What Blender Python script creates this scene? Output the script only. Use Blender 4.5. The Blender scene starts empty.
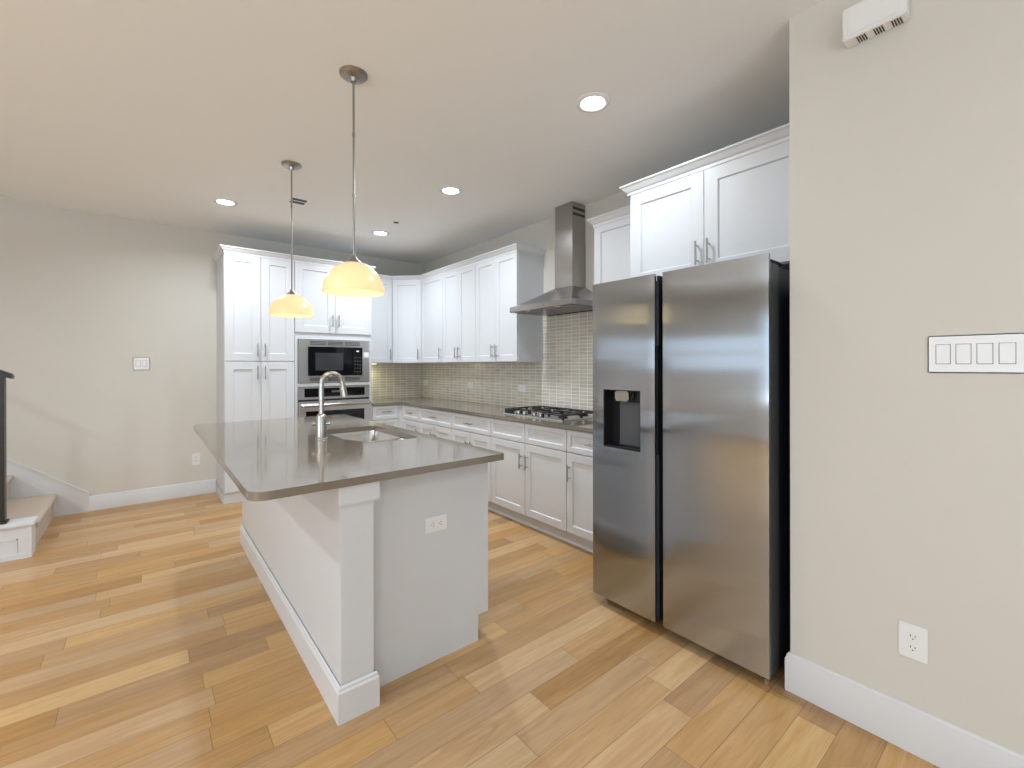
import bpy, bmesh, math, random
from mathutils import Vector, Matrix
R = math.radians
random.seed(7)
S = bpy.context.scene
COL = S.collection
# ------------------------------------------------------------------ camera
YAW, PITCH, ROLL, FPX, CY, CAMH = 39.332, -0.017, -0.112, 447.4, 365.48, 1.36
cam = bpy.data.cameras.new('camera'); camo = bpy.data.objects.new('camera', cam); COL.objects.link(camo)
cam.sensor_width = 36; cam.lens = FPX*36/1024; cam.shift_y = -(384-CY)/1024; cam.clip_start = .05
camo.matrix_world = Matrix.Translation((0, 0, CAMH)) @ Matrix.Rotation(R(-YAW), 4, 'Z') @ Matrix.Rotation(R(90+PITCH), 4, 'X') @ Matrix.Rotation(R(ROLL), 4, 'Z')
S.camera = camo
# ------------------------------------------------------------------ world, exposure, added daylight lamps at the unseen windows
w = bpy.data.worlds.new('world'); S.world = w; w.use_nodes = True
w.node_tree.nodes['Background'].inputs[0].default_value = (.80, .90, 1, 1)
w.node_tree.nodes['Background'].inputs[1].default_value = 1.2
vs = S.view_settings; vs.view_transform = 'Standard'; vs.look = 'None'; vs.gamma = 1; vs.use_curve_mapping = False
vs.exposure = 0.36
def area_light(name, loc, rot, sx, sy, power, color):
    l = bpy.data.lights.new(name, 'AREA'); l.shape = 'RECTANGLE'; l.size = sx; l.size_y = sy; l.energy = power; l.color = color
    o = bpy.data.objects.new(name, l); COL.objects.link(o); o.location = loc; o.rotation_euler = rot
    return o
WX0, WY0 = -5.0, -3.2            # left and rear walls of the room
area_light('daylight_side_window', (WX0-.16, .1, 1.5), (0, R(-90), 0), 1.7, 3.4, 50, (.58, .79, 1))  # added lamp, stands in for daylight at the unseen side window
area_light('daylight_rear_window', (-1.5, WY0-.16, 1.45), (R(90), 0, 0), 4.6, 2.2, 10, (.80, .90, 1))  # same for the unseen window behind the camera
# fill lamps added low outside, aimed up to brighten the ceiling
area_light('ceiling_fill_side', (WX0-.75, .1, .35), (0, R(-130), 0), 1.0, 3.4, 120, (.82, .91, 1))
area_light('ceiling_fill_rear', (-1.5, WY0-.75, .20), (R(130), 0, 0), 4.6, 1.0, 100, (.82, .91, 1))
def bulb(name, loc, r, power, color, spot=None):
    l = bpy.data.lights.new(name, 'SPOT' if spot else 'POINT'); l.energy = power; l.color = color; l.shadow_soft_size = r
    if spot: l.spot_size = R(spot); l.spot_blend = .8
    o = bpy.data.objects.new(name, l); COL.objects.link(o); o.location = loc
    return o
# ------------------------------------------------------------------ room dimensions
XW, YB, ZC = 3.071, 5.768, 2.802       # range wall, back wall, ceiling
XR, YRE = 2.086, .711                  # wall beside the fridge and its end
CT = .914; ICT = .932                  # counter heights
UB, UT = 1.393, 2.47                   # wall cabinets: bottom and top
# ------------------------------------------------------------------ materials
def mat(name, col, rough=.5, metal=0, **k):
    m = bpy.data.materials.new(name); m.use_nodes = True
    b = m.node_tree.nodes['Principled BSDF']
    b.inputs['Base Color'].default_value = (*col, 1); b.inputs['Roughness'].default_value = rough; b.inputs['Metallic'].default_value = metal
    for a, v in k.items(): b.inputs[a.replace('_', ' ')].default_value = v
    return m
def N(m, t, **k):
    n = m.node_tree.nodes.new(t)
    for a, v in k.items(): setattr(n, a, v)
    return n
def L(m, a, b): m.node_tree.links.new(a, b)
def noise_bump(m, scale, strength, dist=.002, coord='Object', stretch=None, detail=3):
    b = m.node_tree.nodes['Principled BSDF']
    tc = N(m, 'ShaderNodeTexCoord'); nz = N(m, 'ShaderNodeTexNoise'); bp = N(m, 'ShaderNodeBump')
    nz.inputs['Scale'].default_value = scale; nz.inputs['Detail'].default_value = detail
    src = tc.outputs[coord]
    if stretch:
        mp = N(m, 'ShaderNodeMapping'); mp.inputs['Scale'].default_value = stretch; L(m, src, mp.inputs[0]); src = mp.outputs[0]
    L(m, src, nz.inputs['Vector']); L(m, nz.outputs['Fac'], bp.inputs['Height'])
    bp.inputs['Strength'].default_value = strength; bp.inputs['Distance'].default_value = dist
    L(m, bp.outputs[0], b.inputs['Normal'])
    return nz
M = {}
M['wall'] = mat('greige_wall_paint', (.65, .62, .56), .75); noise_bump(M['wall'], 60, .15)
M['ceil'] = mat('ceiling_paint', (.88, .885, .87), .85); noise_bump(M['ceil'], 45, .22, .003)
M['white'] = mat('white_cabinet_paint', (.645, .655, .67), .38)
M['trim'] = mat('white_trim_paint', (.67, .67, .675), .35)
M['plate'] = mat('white_plastic', (.82, .82, .81), .25)
M['slot'] = mat('dark_slot', (.03, .03, .03), .6)
M['nickel'] = mat('brushed_nickel', (.38, .365, .345), .3, 1)
M['chrome'] = mat('faucet_nickel', (.50, .48, .445), .24, 1)
M['black'] = mat('black_enamel', (.012, .012, .013), .3)
M['iron'] = mat('cast_iron', (.012, .012, .013), .45)
M['glass'] = mat('black_glass', (.006, .006, .007), .06)
M['window'] = mat('microwave_window', (.045, .047, .05), .12)
M['dark'] = mat('dark_grey_steel', (.028, .034, .042), .42, .3)
M['edge'] = mat('grey_door_side', (.10, .105, .11), .4, .6)
M['rubber'] = mat('black_rubber', (.01, .01, .01), .7)
M['carpet'] = mat('beige_carpet', (.62, .52, .43), .95); noise_bump(M['carpet'], 260, .9, .006)
M['wood_dark'] = mat('dark_stained_wood', (.018, .012, .009), .35); noise_bump(M['wood_dark'], 40, .2, stretch=(8, 8, .6))
M['paddle'] = mat('grey_plastic', (.09, .095, .10), .35)
def steel(name, col, rough, aniso, rot=0, bump=.02, stretch=(300, 300, 2)):
    m = mat(name, col, rough, 1, Anisotropic=aniso, Anisotropic_Rotation=rot)
    t = N(m, 'ShaderNodeTangent', direction_type='RADIAL', axis='Z')
    L(m, t.outputs[0], m.node_tree.nodes['Principled BSDF'].inputs['Tangent'])
    tc = N(m, 'ShaderNodeTexCoord'); mp = N(m, 'ShaderNodeMapping'); mp.inputs['Scale'].default_value = stretch
    nz = N(m, 'ShaderNodeTexNoise'); nz.inputs['Scale'].default_value = 1.5; nz.inputs['Detail'].default_value = 4
    mr = N(m, 'ShaderNodeMapRange'); mr.inputs[3].default_value = rough-.01; mr.inputs[4].default_value = rough+.01
    L(m, tc.outputs['Object'], mp.inputs[0]); L(m, mp.outputs[0], nz.inputs['Vector']); L(m, nz.outputs['Fac'], mr.inputs[0])
    L(m, mr.outputs[0], m.node_tree.nodes['Principled BSDF'].inputs['Roughness'])
    return m
M['fridge'] = steel('brushed_fridge_steel', (.44, .47, .51), .145, 1, 0)
M['steel'] = steel('brushed_steel', (.40, .38, .365), .25, .5, 0)
M['steel_light'] = steel('bright_brushed_steel', (.68, .68, .67), .28, .5, 0)
M['tray'] = mat('satin_steel', (.74, .73, .71), .42, 1)
M['sink'] = mat('sink_steel', (.62, .60, .57), .22, 1)
def emis(name, col, s):
    m = bpy.data.materials.new(name); m.use_nodes = True
    b = m.node_tree.nodes['Principled BSDF']; b.inputs['Base Color'].default_value = (.9, .9, .9, 1)
    b.inputs['Emission Color'].default_value = (*col, 1); b.inputs['Emission Strength'].default_value = s
    return m
M['lens'] = emis('lit_lens', (1, .98, .95), 12)
M['display'] = emis('lit_display', (.55, .8, 1), 1.0)
M['bulbglow'] = emis('lit_bulb', (1, .85, .6), 3)
M['strip'] = emis('lit_strip', (1, .97, .7), 4)
# amber art glass shade: a glow in the material stands in for its bulb's light
def shade_mat():
    m = mat('amber_glass', (.93, .74, .42), .3, 0)
    b = m.node_tree.nodes['Principled BSDF']; b.inputs['Emission Color'].default_value = (1, .74, .36, 1); b.inputs['Emission Strength'].default_value = .29
    b.inputs['Coat Weight'].default_value = .4
    return m
M['shade'] = shade_mat()
M['shade_in'] = mat('pale_inner_glass', (.95, .88, .62), .5)
M['shade_in'].node_tree.nodes['Principled BSDF'].inputs['Emission Color'].default_value = (1, .88, .5, 1)
M['shade_in'].node_tree.nodes['Principled BSDF'].inputs['Emission Strength'].default_value = .28  # glow stands in for bulb light on the inner glass
def quartz():
    m = mat('greige_quartz', (.17, .15, .12), .09, 0, IOR=2.0, Specular_Tint=(1, .93, .84, 1))
    tc = N(m, 'ShaderNodeTexCoord'); nz = N(m, 'ShaderNodeTexNoise'); nz.inputs['Scale'].default_value = 380; nz.inputs['Detail'].default_value = 2
    cr = N(m, 'ShaderNodeValToRGB'); cr.color_ramp.elements[0].position = .35; cr.color_ramp.elements[1].position = .68
    cr.color_ramp.elements[0].color = (.165, .142, .115, 1); cr.color_ramp.elements[1].color = (.215, .19, .158, 1)
    L(m, tc.outputs['Object'], nz.inputs['Vector']); L(m, nz.outputs['Fac'], cr.inputs[0]); L(m, cr.outputs[0], m.node_tree.nodes['Principled BSDF'].inputs['Base Color'])
    return m
M['quartz'] = quartz()
def mth(m, op, a, b=None, c=None):
    n = N(m, 'ShaderNodeMath', operation=op)
    for i, v in enumerate((a, b, c)):
        if v is None: continue
        if isinstance(v, (int, float)): n.inputs[i].default_value = v
        else: L(m, v, n.inputs[i])
    return n.outputs[0]
def floor_mat():
    m = mat('oak_planks', (.6, .4, .25), .34); bs = m.node_tree.nodes['Principled BSDF']
    tc = N(m, 'ShaderNodeTexCoord'); sp = N(m, 'ShaderNodeSeparateXYZ'); L(m, tc.outputs['Object'], sp.inputs[0])
    X, Y = sp.outputs[0], sp.outputs[1]
    W = .1255
    yy = mth(m, 'DIVIDE', mth(m, 'ADD', Y, .111), W); row = mth(m, 'FLOOR', yy); fy = mth(m, 'FRACT', yy)
    def wn(v, off=0):
        n = N(m, 'ShaderNodeTexWhiteNoise', noise_dimensions='1D'); L(m, mth(m, 'ADD', v, off+.37), n.inputs['W']); return n.outputs['Value']
    r1 = wn(row); r2 = wn(row, 91)
    ln = mth(m, 'MULTIPLY_ADD', r2, .7, 1.3)
    xx = mth(m, 'DIVIDE', mth(m, 'ADD', X, mth(m, 'MULTIPLY_ADD', r1, 3.1, 20)), ln)
    c0 = mth(m, 'FLOOR', xx); f0 = mth(m, 'FRACT', xx)
    # every second cell boundary is jittered, so planks differ in length
    j = mth(m, 'MULTIPLY_ADD', wn(mth(m, 'ADD', mth(m, 'MULTIPLY', row, 17.3), c0)), .5, .25)
    half = mth(m, 'GREATER_THAN', f0, j)
    pid = mth(m, 'ADD', mth(m, 'MULTIPLY', row, 57.31), mth(m, 'ADD', mth(m, 'MULTIPLY', c0, 2.0), half))
    dA = mth(m, 'MULTIPLY', mth(m, 'ABSOLUTE', mth(m, 'SUBTRACT', f0, j)), ln)
    dB = mth(m, 'MULTIPLY', mth(m, 'MINIMUM', f0, mth(m, 'SUBTRACT', 1.0, f0)), ln)
    dY = mth(m, 'MULTIPLY', mth(m, 'MINIMUM', fy, mth(m, 'SUBTRACT', 1.0, fy)), W)
    d = mth(m, 'MINIMUM', mth(m, 'MINIMUM', dA, dB), dY)
    seam = N(m, 'ShaderNodeMapRange'); seam.inputs[1].default_value = .0004; seam.inputs[2].default_value = .0022; L(m, d, seam.inputs[0])
    tone = wn(pid, 5); hue = wn(pid, 333)
    # grain
    cb = N(m, 'ShaderNodeCombineXYZ'); L(m, mth(m, 'MULTIPLY', X, 1.6), cb.inputs[0]); L(m, mth(m, 'MULTIPLY', Y, 22.0), cb.inputs[1]); L(m, mth(m, 'MULTIPLY', pid, 3.7), cb.inputs[2])
    nz = N(m, 'ShaderNodeTexNoise'); nz.inputs['Scale'].default_value = 1.6; nz.inputs['Detail'].default_value = 7; nz.inputs['Roughness'].default_value = .62; nz.inputs['Distortion'].default_value = .9
    L(m, cb.outputs[0], nz.inputs['Vector'])
    cb2 = N(m, 'ShaderNodeCombineXYZ'); L(m, mth(m, 'MULTIPLY', X, 1.3), cb2.inputs[0]); L(m, mth(m, 'MULTIPLY', Y, 5.5), cb2.inputs[1]); L(m, mth(m, 'MULTIPLY', pid, 5.1), cb2.inputs[2])
    n2 = N(m, 'ShaderNodeTexNoise'); n2.inputs['Scale'].default_value = 1.7; n2.inputs['Detail'].default_value = 3; n2.inputs['Distortion'].default_value = 1.4
    L(m, cb2.outputs[0], n2.inputs['Vector'])
    fine = N(m, 'ShaderNodeTexNoise'); fine.inputs['Scale'].default_value = 3; fine.inputs['Detail'].default_value = 4
    cb3 = N(m, 'ShaderNodeCombineXYZ'); L(m, mth(m, 'MULTIPLY', X, 4.0), cb3.inputs[0]); L(m, mth(m, 'MULTIPLY', Y, 130.0), cb3.inputs[1]); L(m, pid, cb3.inputs[2]); L(m, cb3.outputs[0], fine.inputs['Vector'])
    v = mth(m, 'ADD', mth(m, 'MULTIPLY', tone, .60), mth(m, 'MULTIPLY', mth(m, 'SUBTRACT', nz.outputs['Fac'], .5), .9))
    v = mth(m, 'ADD', v, mth(m, 'MULTIPLY', mth(m, 'SUBTRACT', fine.outputs['Fac'], .5), .35))
    v = mth(m, 'ADD', v, .25)
    cr = N(m, 'ShaderNodeValToRGB'); e = cr.color_ramp.elements
    e[0].position = 0; e[0].color = (.32, .18, .085, 1); e[1].position = 1; e[1].color = (.74, .54, .32, 1)
    a = e.new(.35); a.color = (.49, .30, .145, 1)
    a = e.new(.65); a.color = (.61, .395, .21, 1)
    L(m, v, cr.inputs[0])
    # darker mineral streaks where the low noise is strong
    st = N(m, 'ShaderNodeMapRange'); st.inputs[1].default_value = .66; st.inputs[2].default_value = .78; st.inputs[3].default_value = 0; st.inputs[4].default_value = .3
    L(m, n2.outputs['Fac'], st.inputs[0])
    mx = N(m, 'ShaderNodeMix', data_type='RGBA'); L(m, st.outputs[0], mx.inputs[0]); L(m, cr.outputs[0], mx.inputs[6]); mx.inputs[7].default_value = (.25, .14, .075, 1)
    # cooler or warmer board
    hs = N(m, 'ShaderNodeHueSaturation'); L(m, mth(m, 'MULTIPLY_ADD', hue, .25, .96), hs.inputs['Saturation']); L(m, mx.outputs[2], hs.inputs['Color'])
    # knots
    vo = N(m, 'ShaderNodeTexVoronoi'); vo.inputs['Scale'].default_value = 1.5
    kn = N(m, 'ShaderNodeMapRange'); kn.inputs[1].default_value = .006; kn.inputs[2].default_value = .03; kn.inputs[3].default_value = .75; kn.inputs[4].default_value = 0
    kc = N(m, 'ShaderNodeCombineXYZ'); L(m, mth(m, 'MULTIPLY', X, .8), kc.inputs[0]); L(m, mth(m, 'MULTIPLY', Y, 1.4), kc.inputs[1]); L(m, kc.outputs[0], vo.inputs['Vector'])
    L(m, vo.outputs['Distance'], kn.inputs[0])
    mk = N(m, 'ShaderNodeMix', data_type='RGBA'); L(m, kn.outputs[0], mk.inputs[0]); L(m, hs.outputs[0], mk.inputs[6]); mk.inputs[7].default_value = (.12, .06, .03, 1)
    ms = N(m, 'ShaderNodeMix', data_type='RGBA'); L(m, mth(m, 'MULTIPLY_ADD', seam.outputs[0], .5, .5), ms.inputs[0]); ms.inputs[6].default_value = (.10, .05, .025, 1); L(m, mk.outputs[2], ms.inputs[7])
    dk = N(m, 'ShaderNodeMix', data_type='RGBA', blend_type='MULTIPLY'); dk.inputs[0].default_value = 1; L(m, ms.outputs[2], dk.inputs[6]); dk.inputs[7].default_value = (.83, .815, .80, 1); L(m, dk.outputs[2], bs.inputs['Base Color'])
    bp = N(m, 'ShaderNodeBump'); bp.inputs['Strength'].default_value = .25; bp.inputs['Distance'].default_value = .002
    L(m, mth(m, 'ADD', seam.outputs[0], mth(m, 'MULTIPLY', fine.outputs['Fac'], .12)), bp.inputs['Height']); L(m, bp.outputs[0], bs.inputs['Normal'])
    return m
M['floor'] = floor_mat()
def tile_mat():
    m = mat('mosaic_tile', (.4, .37, .3), .18); bs = m.node_tree.nodes['Principled BSDF']
    tc = N(m, 'ShaderNodeTexCoord'); sp = N(m, 'ShaderNodeSeparateXYZ'); L(m, tc.outputs['Object'], sp.inputs[0])
    u = mth(m, 'DIVIDE', mth(m, 'SUBTRACT', sp.outputs[0], sp.outputs[1]), .0980)
    v = mth(m, 'DIVIDE', sp.outputs[2], .0330)
    def edge(t, size):
        f = mth(m, 'FRACT', t); return mth(m, 'MULTIPLY', mth(m, 'MINIMUM', f, mth(m, 'SUBTRACT', 1.0, f)), size)
    d = mth(m, 'MINIMUM', edge(u, .0980), edge(v, .0330))
    g = N(m, 'ShaderNodeMapRange'); g.inputs[1].default_value = .0022; g.inputs[2].default_value = .0036; L(m, d, g.inputs[0])
    wn = N(m, 'ShaderNodeTexWhiteNoise', noise_dimensions='2D'); cb = N(m, 'ShaderNodeCombineXYZ')
    L(m, mth(m, 'FLOOR', u), cb.inputs[0]); L(m, mth(m, 'FLOOR', v), cb.inputs[1]); L(m, cb.outputs[0], wn.inputs['Vector'])
    cr = N(m, 'ShaderNodeValToRGB'); cr.color_ramp.elements[0].color = (.53, .48, .405, 1); cr.color_ramp.elements[1].color = (.64, .595, .515, 1)
    L(m, wn.outputs['Value'], cr.inputs[0])
    mx = N(m, 'ShaderNodeMix', data_type='RGBA'); L(m, g.outputs[0], mx.inputs[0]); mx.inputs[6].default_value = (.85, .81, .72, 1); L(m, cr.outputs[0], mx.inputs[7])
    L(m, mx.outputs[2], bs.inputs['Base Color'])
    ro = N(m, 'ShaderNodeMapRange'); ro.inputs[3].default_value = .8; ro.inputs[4].default_value = .16; L(m, g.outputs[0], ro.inputs[0]); L(m, ro.outputs[0], bs.inputs['Roughness'])
    bp = N(m, 'ShaderNodeBump'); bp.inputs['Strength'].default_value = .5; bp.inputs['Distance'].default_value = .002; L(m, g.outputs[0], bp.inputs['Height']); L(m, bp.outputs[0], bs.inputs['Normal'])
    return m
M['tile'] = tile_mat()
# ------------------------------------------------------------------ mesh helpers (all coordinates are world coordinates)
class G:
    def __init__(s): s.bm = bmesh.new()
    def box(s, a, b, bev=0, seg=2, mtx=None):
        x0, x1 = sorted((a[0], b[0])); y0, y1 = sorted((a[1], b[1])); z0, z1 = sorted((a[2], b[2]))
        t = bmesh.new()
        v = [t.verts.new(p) for p in ((x0, y0, z0), (x1, y0, z0), (x1, y1, z0), (x0, y1, z0), (x0, y0, z1), (x1, y0, z1), (x1, y1, z1), (x0, y1, z1))]
        for f in ((0, 3, 2, 1), (4, 5, 6, 7), (0, 1, 5, 4), (1, 2, 6, 5), (2, 3, 7, 6), (3, 0, 4, 7)): t.faces.new([v[i] for i in f])
        if bev: bmesh.ops.bevel(t, geom=t.edges[:], offset=bev, segments=seg, affect='EDGES', clamp_overlap=True)
        return s.merge(t, mtx)
    def merge(s, t, mtx=None):
        if mtx is not None: bmesh.ops.transform(t, matrix=mtx, verts=t.verts)
        mp = {v: s.bm.verts.new(v.co) for v in t.verts}
        for f in t.faces:
            try: s.bm.faces.new([mp[v] for v in f.verts])
            except ValueError: pass
        t.free(); return s
    def prism(s, pts, z0, z1, bev=0, mtx=None):
        t = bmesh.new(); lo = [t.verts.new((x, y, z0)) for x, y in pts]; hi = [t.verts.new((x, y, z1)) for x, y in pts]; n = len(pts)
        t.faces.new(lo[::-1]); t.faces.new(hi)
        for i in range(n): t.faces.new((lo[i], lo[(i+1) % n], hi[(i+1) % n], hi[i]))
        bmesh.ops.recalc_face_normals(t, faces=t.faces)
        if bev: bmesh.ops.bevel(t, geom=t.edges[:], offset=bev, segments=2, affect='EDGES', clamp_overlap=True)
        return s.merge(t, mtx)
    def lathe(s, prof, c=(0, 0), n=32, mtx=None, cap=True):
        t = bmesh.new(); rings = []
        for r, z in prof:
            if r < 1e-6: rings.append([t.verts.new((c[0], c[1], z))])
            else: rings.append([t.verts.new((c[0]+r*math.cos(2*math.pi*i/n), c[1]+r*math.sin(2*math.pi*i/n), z)) for i in range(n)])
        for A, B in zip(rings, rings[1:]):
            for i in range(n):
                j = (i+1) % n
                if len(A) == 1 and len(B) == 1: continue
                if len(A) == 1: t.faces.new((A[0], B[j], B[i]))
                elif len(B) == 1: t.faces.new((A[i], A[j], B[0]))
                else: t.faces.new((A[i], A[j], B[j], B[i]))
        if cap:
            for Rg in (rings[0], rings[-1]):
                if len(Rg) > 1: t.faces.new(Rg)
        bmesh.ops.recalc_face_normals(t, faces=t.faces)
        return s.merge(t, mtx)
    def tube(s, pts, r, n=12, cap=True):
        pts = [Vector(p) for p in pts]; rs = r if isinstance(r, (list, tuple)) else [r]*len(pts)
        t = bmesh.new(); rings = []; up = None
        for i, p in enumerate(pts):
            d = (pts[min(i+1, len(pts)-1)]-pts[max(i-1, 0)]).normalized()
            if up is None:
                up = Vector((0, 0, 1)) if abs(d.z) < .9 else Vector((1, 0, 0))
            a = d.cross(up).normalized(); up = a.cross(d).normalized()
            rings.append([t.verts.new(p+rs[i]*(a*math.cos(2*math.pi*k/n)+up*math.sin(2*math.pi*k/n))) for k in range(n)])
        for A, B in zip(rings, rings[1:]):
            for k in range(n): t.faces.new((A[k], A[(k+1) % n], B[(k+1) % n], B[k]))
        if cap: t.faces.new(rings[0]); t.faces.new(rings[-1])
        bmesh.ops.recalc_face_normals(t, faces=t.faces)
        return s.merge(t)
    def sweep(s, path, prof, closed_ends=True):
        """profile (out, z) swept along a plan path; out points to the right of travel, mitred"""
        P = [Vector(p) for p in path]; n = len(P); t = bmesh.new(); rings = []
        def rt(a, b): d = (b-a).normalized(); return Vector((d.y, -d.x))
        for i, p in enumerate(P):
            ns = []
            if i > 0: ns.append(rt(P[i-1], p))
            if i < n-1: ns.append(rt(p, P[i+1]))
            if len(ns) == 2:
                m = (ns[0]+ns[1]).normalized(); m = m/max(.3, m.dot(ns[0]))
            else: m = ns[0]
            rings.append([t.verts.new((p.x+m.x*o, p.y+m.y*o, z)) for o, z in prof])
        k = len(prof)
        for A, B in zip(rings, rings[1:]):
            for i in range(k): t.faces.new((A[i], A[(i+1) % k], B[(i+1) % k], B[i]))
        if closed_ends: t.faces.new(rings[0]); t.faces.new(rings[-1])
        bmesh.ops.recalc_face_normals(t, faces=t.faces)
        return s.merge(t)
    def build(s, name, material, parent=None, smooth=True, kind=None, label=None):
        bm = s.bm; off = Vector((0, 0, 0))
        if parent is not None:
            p = parent
            while p is not None: off = off+p.location; p = p.parent
            for v in bm.verts: v.co -= off
        if smooth:
            for f in bm.faces: f.smooth = True
            for e in bm.edges:
                if len(e.link_faces) == 2 and e.link_faces[0].normal.length > 0 and e.link_faces[1].normal.length > 0:
                    e.smooth = e.calc_face_angle(0) < R(32)
        me = bpy.data.meshes.new(name)
        bm.normal_update()
        if smooth:
            for e in bm.edges:
                if len(e.link_faces) == 2: e.smooth = e.calc_face_angle(0) < R(32)
        bm.to_mesh(me); bm.free()
        me.materials.append(material)
        o = bpy.data.objects.new(name, me); COL.objects.link(o)
        if parent is not None: o.parent = parent
        if kind: o['kind'] = kind
        if label: o['label'] = label
        return o
def thing(name, label, cat, loc, group=None):
    o = bpy.data.objects.new(name, None); COL.objects.link(o); o.location = loc; o.empty_display_size = .1
    o['label'] = label; o['category'] = cat
    if group: o['group'] = group
    return o
def tag(o, label, cat, group=None):
    o['label'] = label; o['category'] = cat
    if group: o['group'] = group
    return o
def recenter(o):
    """put a single-mesh thing's origin at its base centre"""
    me = o.data; cs = [v.co for v in me.vertices]
    c = Vector(((min(v.x for v in cs)+max(v.x for v in cs))/2, (min(v.y for v in cs)+max(v.y for v in cs))/2, min(v.z for v in cs)))
    me.transform(Matrix.Translation(-c)); o.location = c
    return o
def struct(name, g, m, label=None):
    o = g.build(name, m); o['kind'] = 'structure'
    return o
def frame(o, u, n):
    """local (u, v, n) -> world; u along the face, v up, n outward"""
    u = Vector(u).normalized(); n = Vector(n).normalized(); v = Vector((0, 0, 1))
    return Matrix(((u.x, v.x, n.x, o[0]), (u.y, v.y, n.y, o[1]), (u.z, v.z, n.z, o[2]), (0, 0, 0, 1)))
def shaker(t, u0, u1, v0, v1, th=.019, fr=.057, rec=.009):
    """shaker panel in (u, v, n): back at n=-th, face at n=0, with a recessed centre and a small bevelled step"""
    bm = t.bm; q = bmesh.new()
    def ring(i, n): return [q.verts.new(p) for p in ((u0+i, v0+i, n), (u1-i, v0+i, n), (u1-i, v1-i, n), (u0+i, v1-i, n))]
    rs = [ring(.0, -th), ring(0, -.002), ring(.002, 0), ring(fr, 0), ring(fr+.006, -rec)]
    for A, B in zip(rs, rs[1:]):
        for i in range(4): q.faces.new((A[i], A[(i+1) % 4], B[(i+1) % 4], B[i]))
    q.faces.new(rs[0][::-1]); q.faces.new(rs[-1])
    return q
def add_shaker(parent, name, F, u0, u1, v0, v1, fr=.057, handle=None):
    g = G(); g.merge(shaker(g, u0, u1, v0, v1, fr=fr), F)
    d = g.build(name, M['white'], parent, smooth=False)
    if handle: pull(d, F, *handle)
    return d
def pull(parent, F, u, v, direction='v', ln=.135, r=.0055):
    """bar pull: two posts and a bar"""
    g = G(); h = ln/2; q = ln*.31
    def P(a, b, n):
        c = Vector((u+(a if direction == 'u' else b), v+(b if direction == 'u' else a), n)); return F @ c
    g.tube([P(-h, 0, .032), P(h, 0, .032)], r, 10)
    for s in (-1, 1): g.tube([P(s*q, 0, -.001), P(s*q, 0, .032)], r*.8, 8)
    g.build('handle', M['nickel'], parent)

# ================================================================== THE SETTING
g = G(); g.box((WX0-.2, WY0-.2, -.1), (XW+.2, YB+.2, 0)); fl = struct('floor', g, M['floor'])
SX = -.885; SY = 4.62        # stairwell: the ceiling stops there and goes on a little higher
g = G(); g.box((SX, WY0-.2, ZC), (XW+.2, YB+.2, ZC+.1)); g.box((WX0-.2, WY0-.2, ZC), (SX, SY, ZC+.1)); g.box((WX0-.2, SY, ZC+.035), (SX, YB+.2, ZC+.1))
struct('ceiling', g, M['ceil'])
bx0, bx1 = -4.75, -3.25
g = G(); g.box((WX0-.2, YB, 0), (bx0, YB+.15, ZC+.1)); g.box((bx1, YB, 0), (XW+.2, YB+.15, ZC+.1)); g.box((bx0, YB, 0), (bx1, YB+.15, 1.22)); g.box((bx0, YB, 1.98), (bx1, YB+.15, ZC+.1)); struct('wall_back', g, M['wall'])
g = G(); g.box((XW, YRE-.02, 0), (XW+.15, YB, ZC)); struct('wall_right', g, M['wall'])
g = G(); g.box((XR, WY0, 0), (XW+.15, YRE, ZC)); struct('wall_front', g, M['wall'])
def wall_with_hole(name, mk, holes):
    g = G()
    for a, b in mk: g.box(a, b)
    return struct(name, g, M['wall'])
# left wall: a tall window added for light, and a long high one towards the stairs
wy0, wy1, wz0, wz1 = -1.7, 1.9, .65, 2.35
vy0, vy1, vz0, vz1 = 2.9, 5.45, 1.22, 1.98
wall_with_hole('wall_left', [((WX0-.15, WY0-.15, 0), (WX0, wy0, ZC+.1)), ((WX0-.15, wy1, 0), (WX0, vy0, ZC+.1)), ((WX0-.15, vy1, 0), (WX0, YB, ZC+.1)), ((WX0-.15, wy0, 0), (WX0, wy1, wz0)), ((WX0-.15, wy0, wz1), (WX0, wy1, ZC+.1)), ((WX0-.15, vy0, 0), (WX0, vy1, vz0)), ((WX0-.15, vy0, vz1), (WX0, vy1, ZC+.1))], None)
rx0, rx1, rz0, rz1 = -3.8, .8, .35, 2.55
wall_with_hole('wall_rear', [((WX0, WY0-.15, 0), (rx0, WY0, ZC)), ((rx1, WY0-.15, 0), (XW, WY0, ZC)), ((rx0, WY0-.15, 0), (rx1, WY0, rz0)), ((rx0, WY0-.15, rz1), (rx1, WY0, ZC))], None)
def window(name, o, u, n, W, H, nm):
    F = frame(o, u, n); g = G(); f = .05
    for a, b in (((0, 0, -.06), (W, f, .02)), ((0, H-f, -.06), (W, H, .02)), ((0, 0, -.06), (f, H, .02)), ((W-f, 0, -.06), (W, H, .02))): g.box(a, b, mtx=F)
    for i in range(1, nm): g.box((W*i/nm-.03, f, -.05), (W*i/nm+.03, H-f, .0), mtx=F)
    g.box((f, H/2-.02, -.05), (W-f, H/2+.02, -.01), mtx=F)
    struct(name, g, M['trim'])
window('window_1', (WX0-.05, wy0, wz0), (0, 1, 0), (1, 0, 0), wy1-wy0, wz1-wz0, 4)  # unseen window, added as a light source
window('window_3', (WX0-.05, vy0, vz0), (0, 1, 0), (1, 0, 0), vy1-vy0, vz1-vz0, 3)
window('window_4', (bx1, YB+.05, vz0), (-1, 0, 0), (0, -1, 0), bx1-bx0, vz1-vz0, 2)  # unseen, added so the left fridge door reflects a pale band
window('window_2', (rx0, WY0-.05, rz0), (1, 0, 0), (0, 1, 0), rx1-rx0, rz1-rz0, 4)  # unseen rear window, also added as a light source
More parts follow.
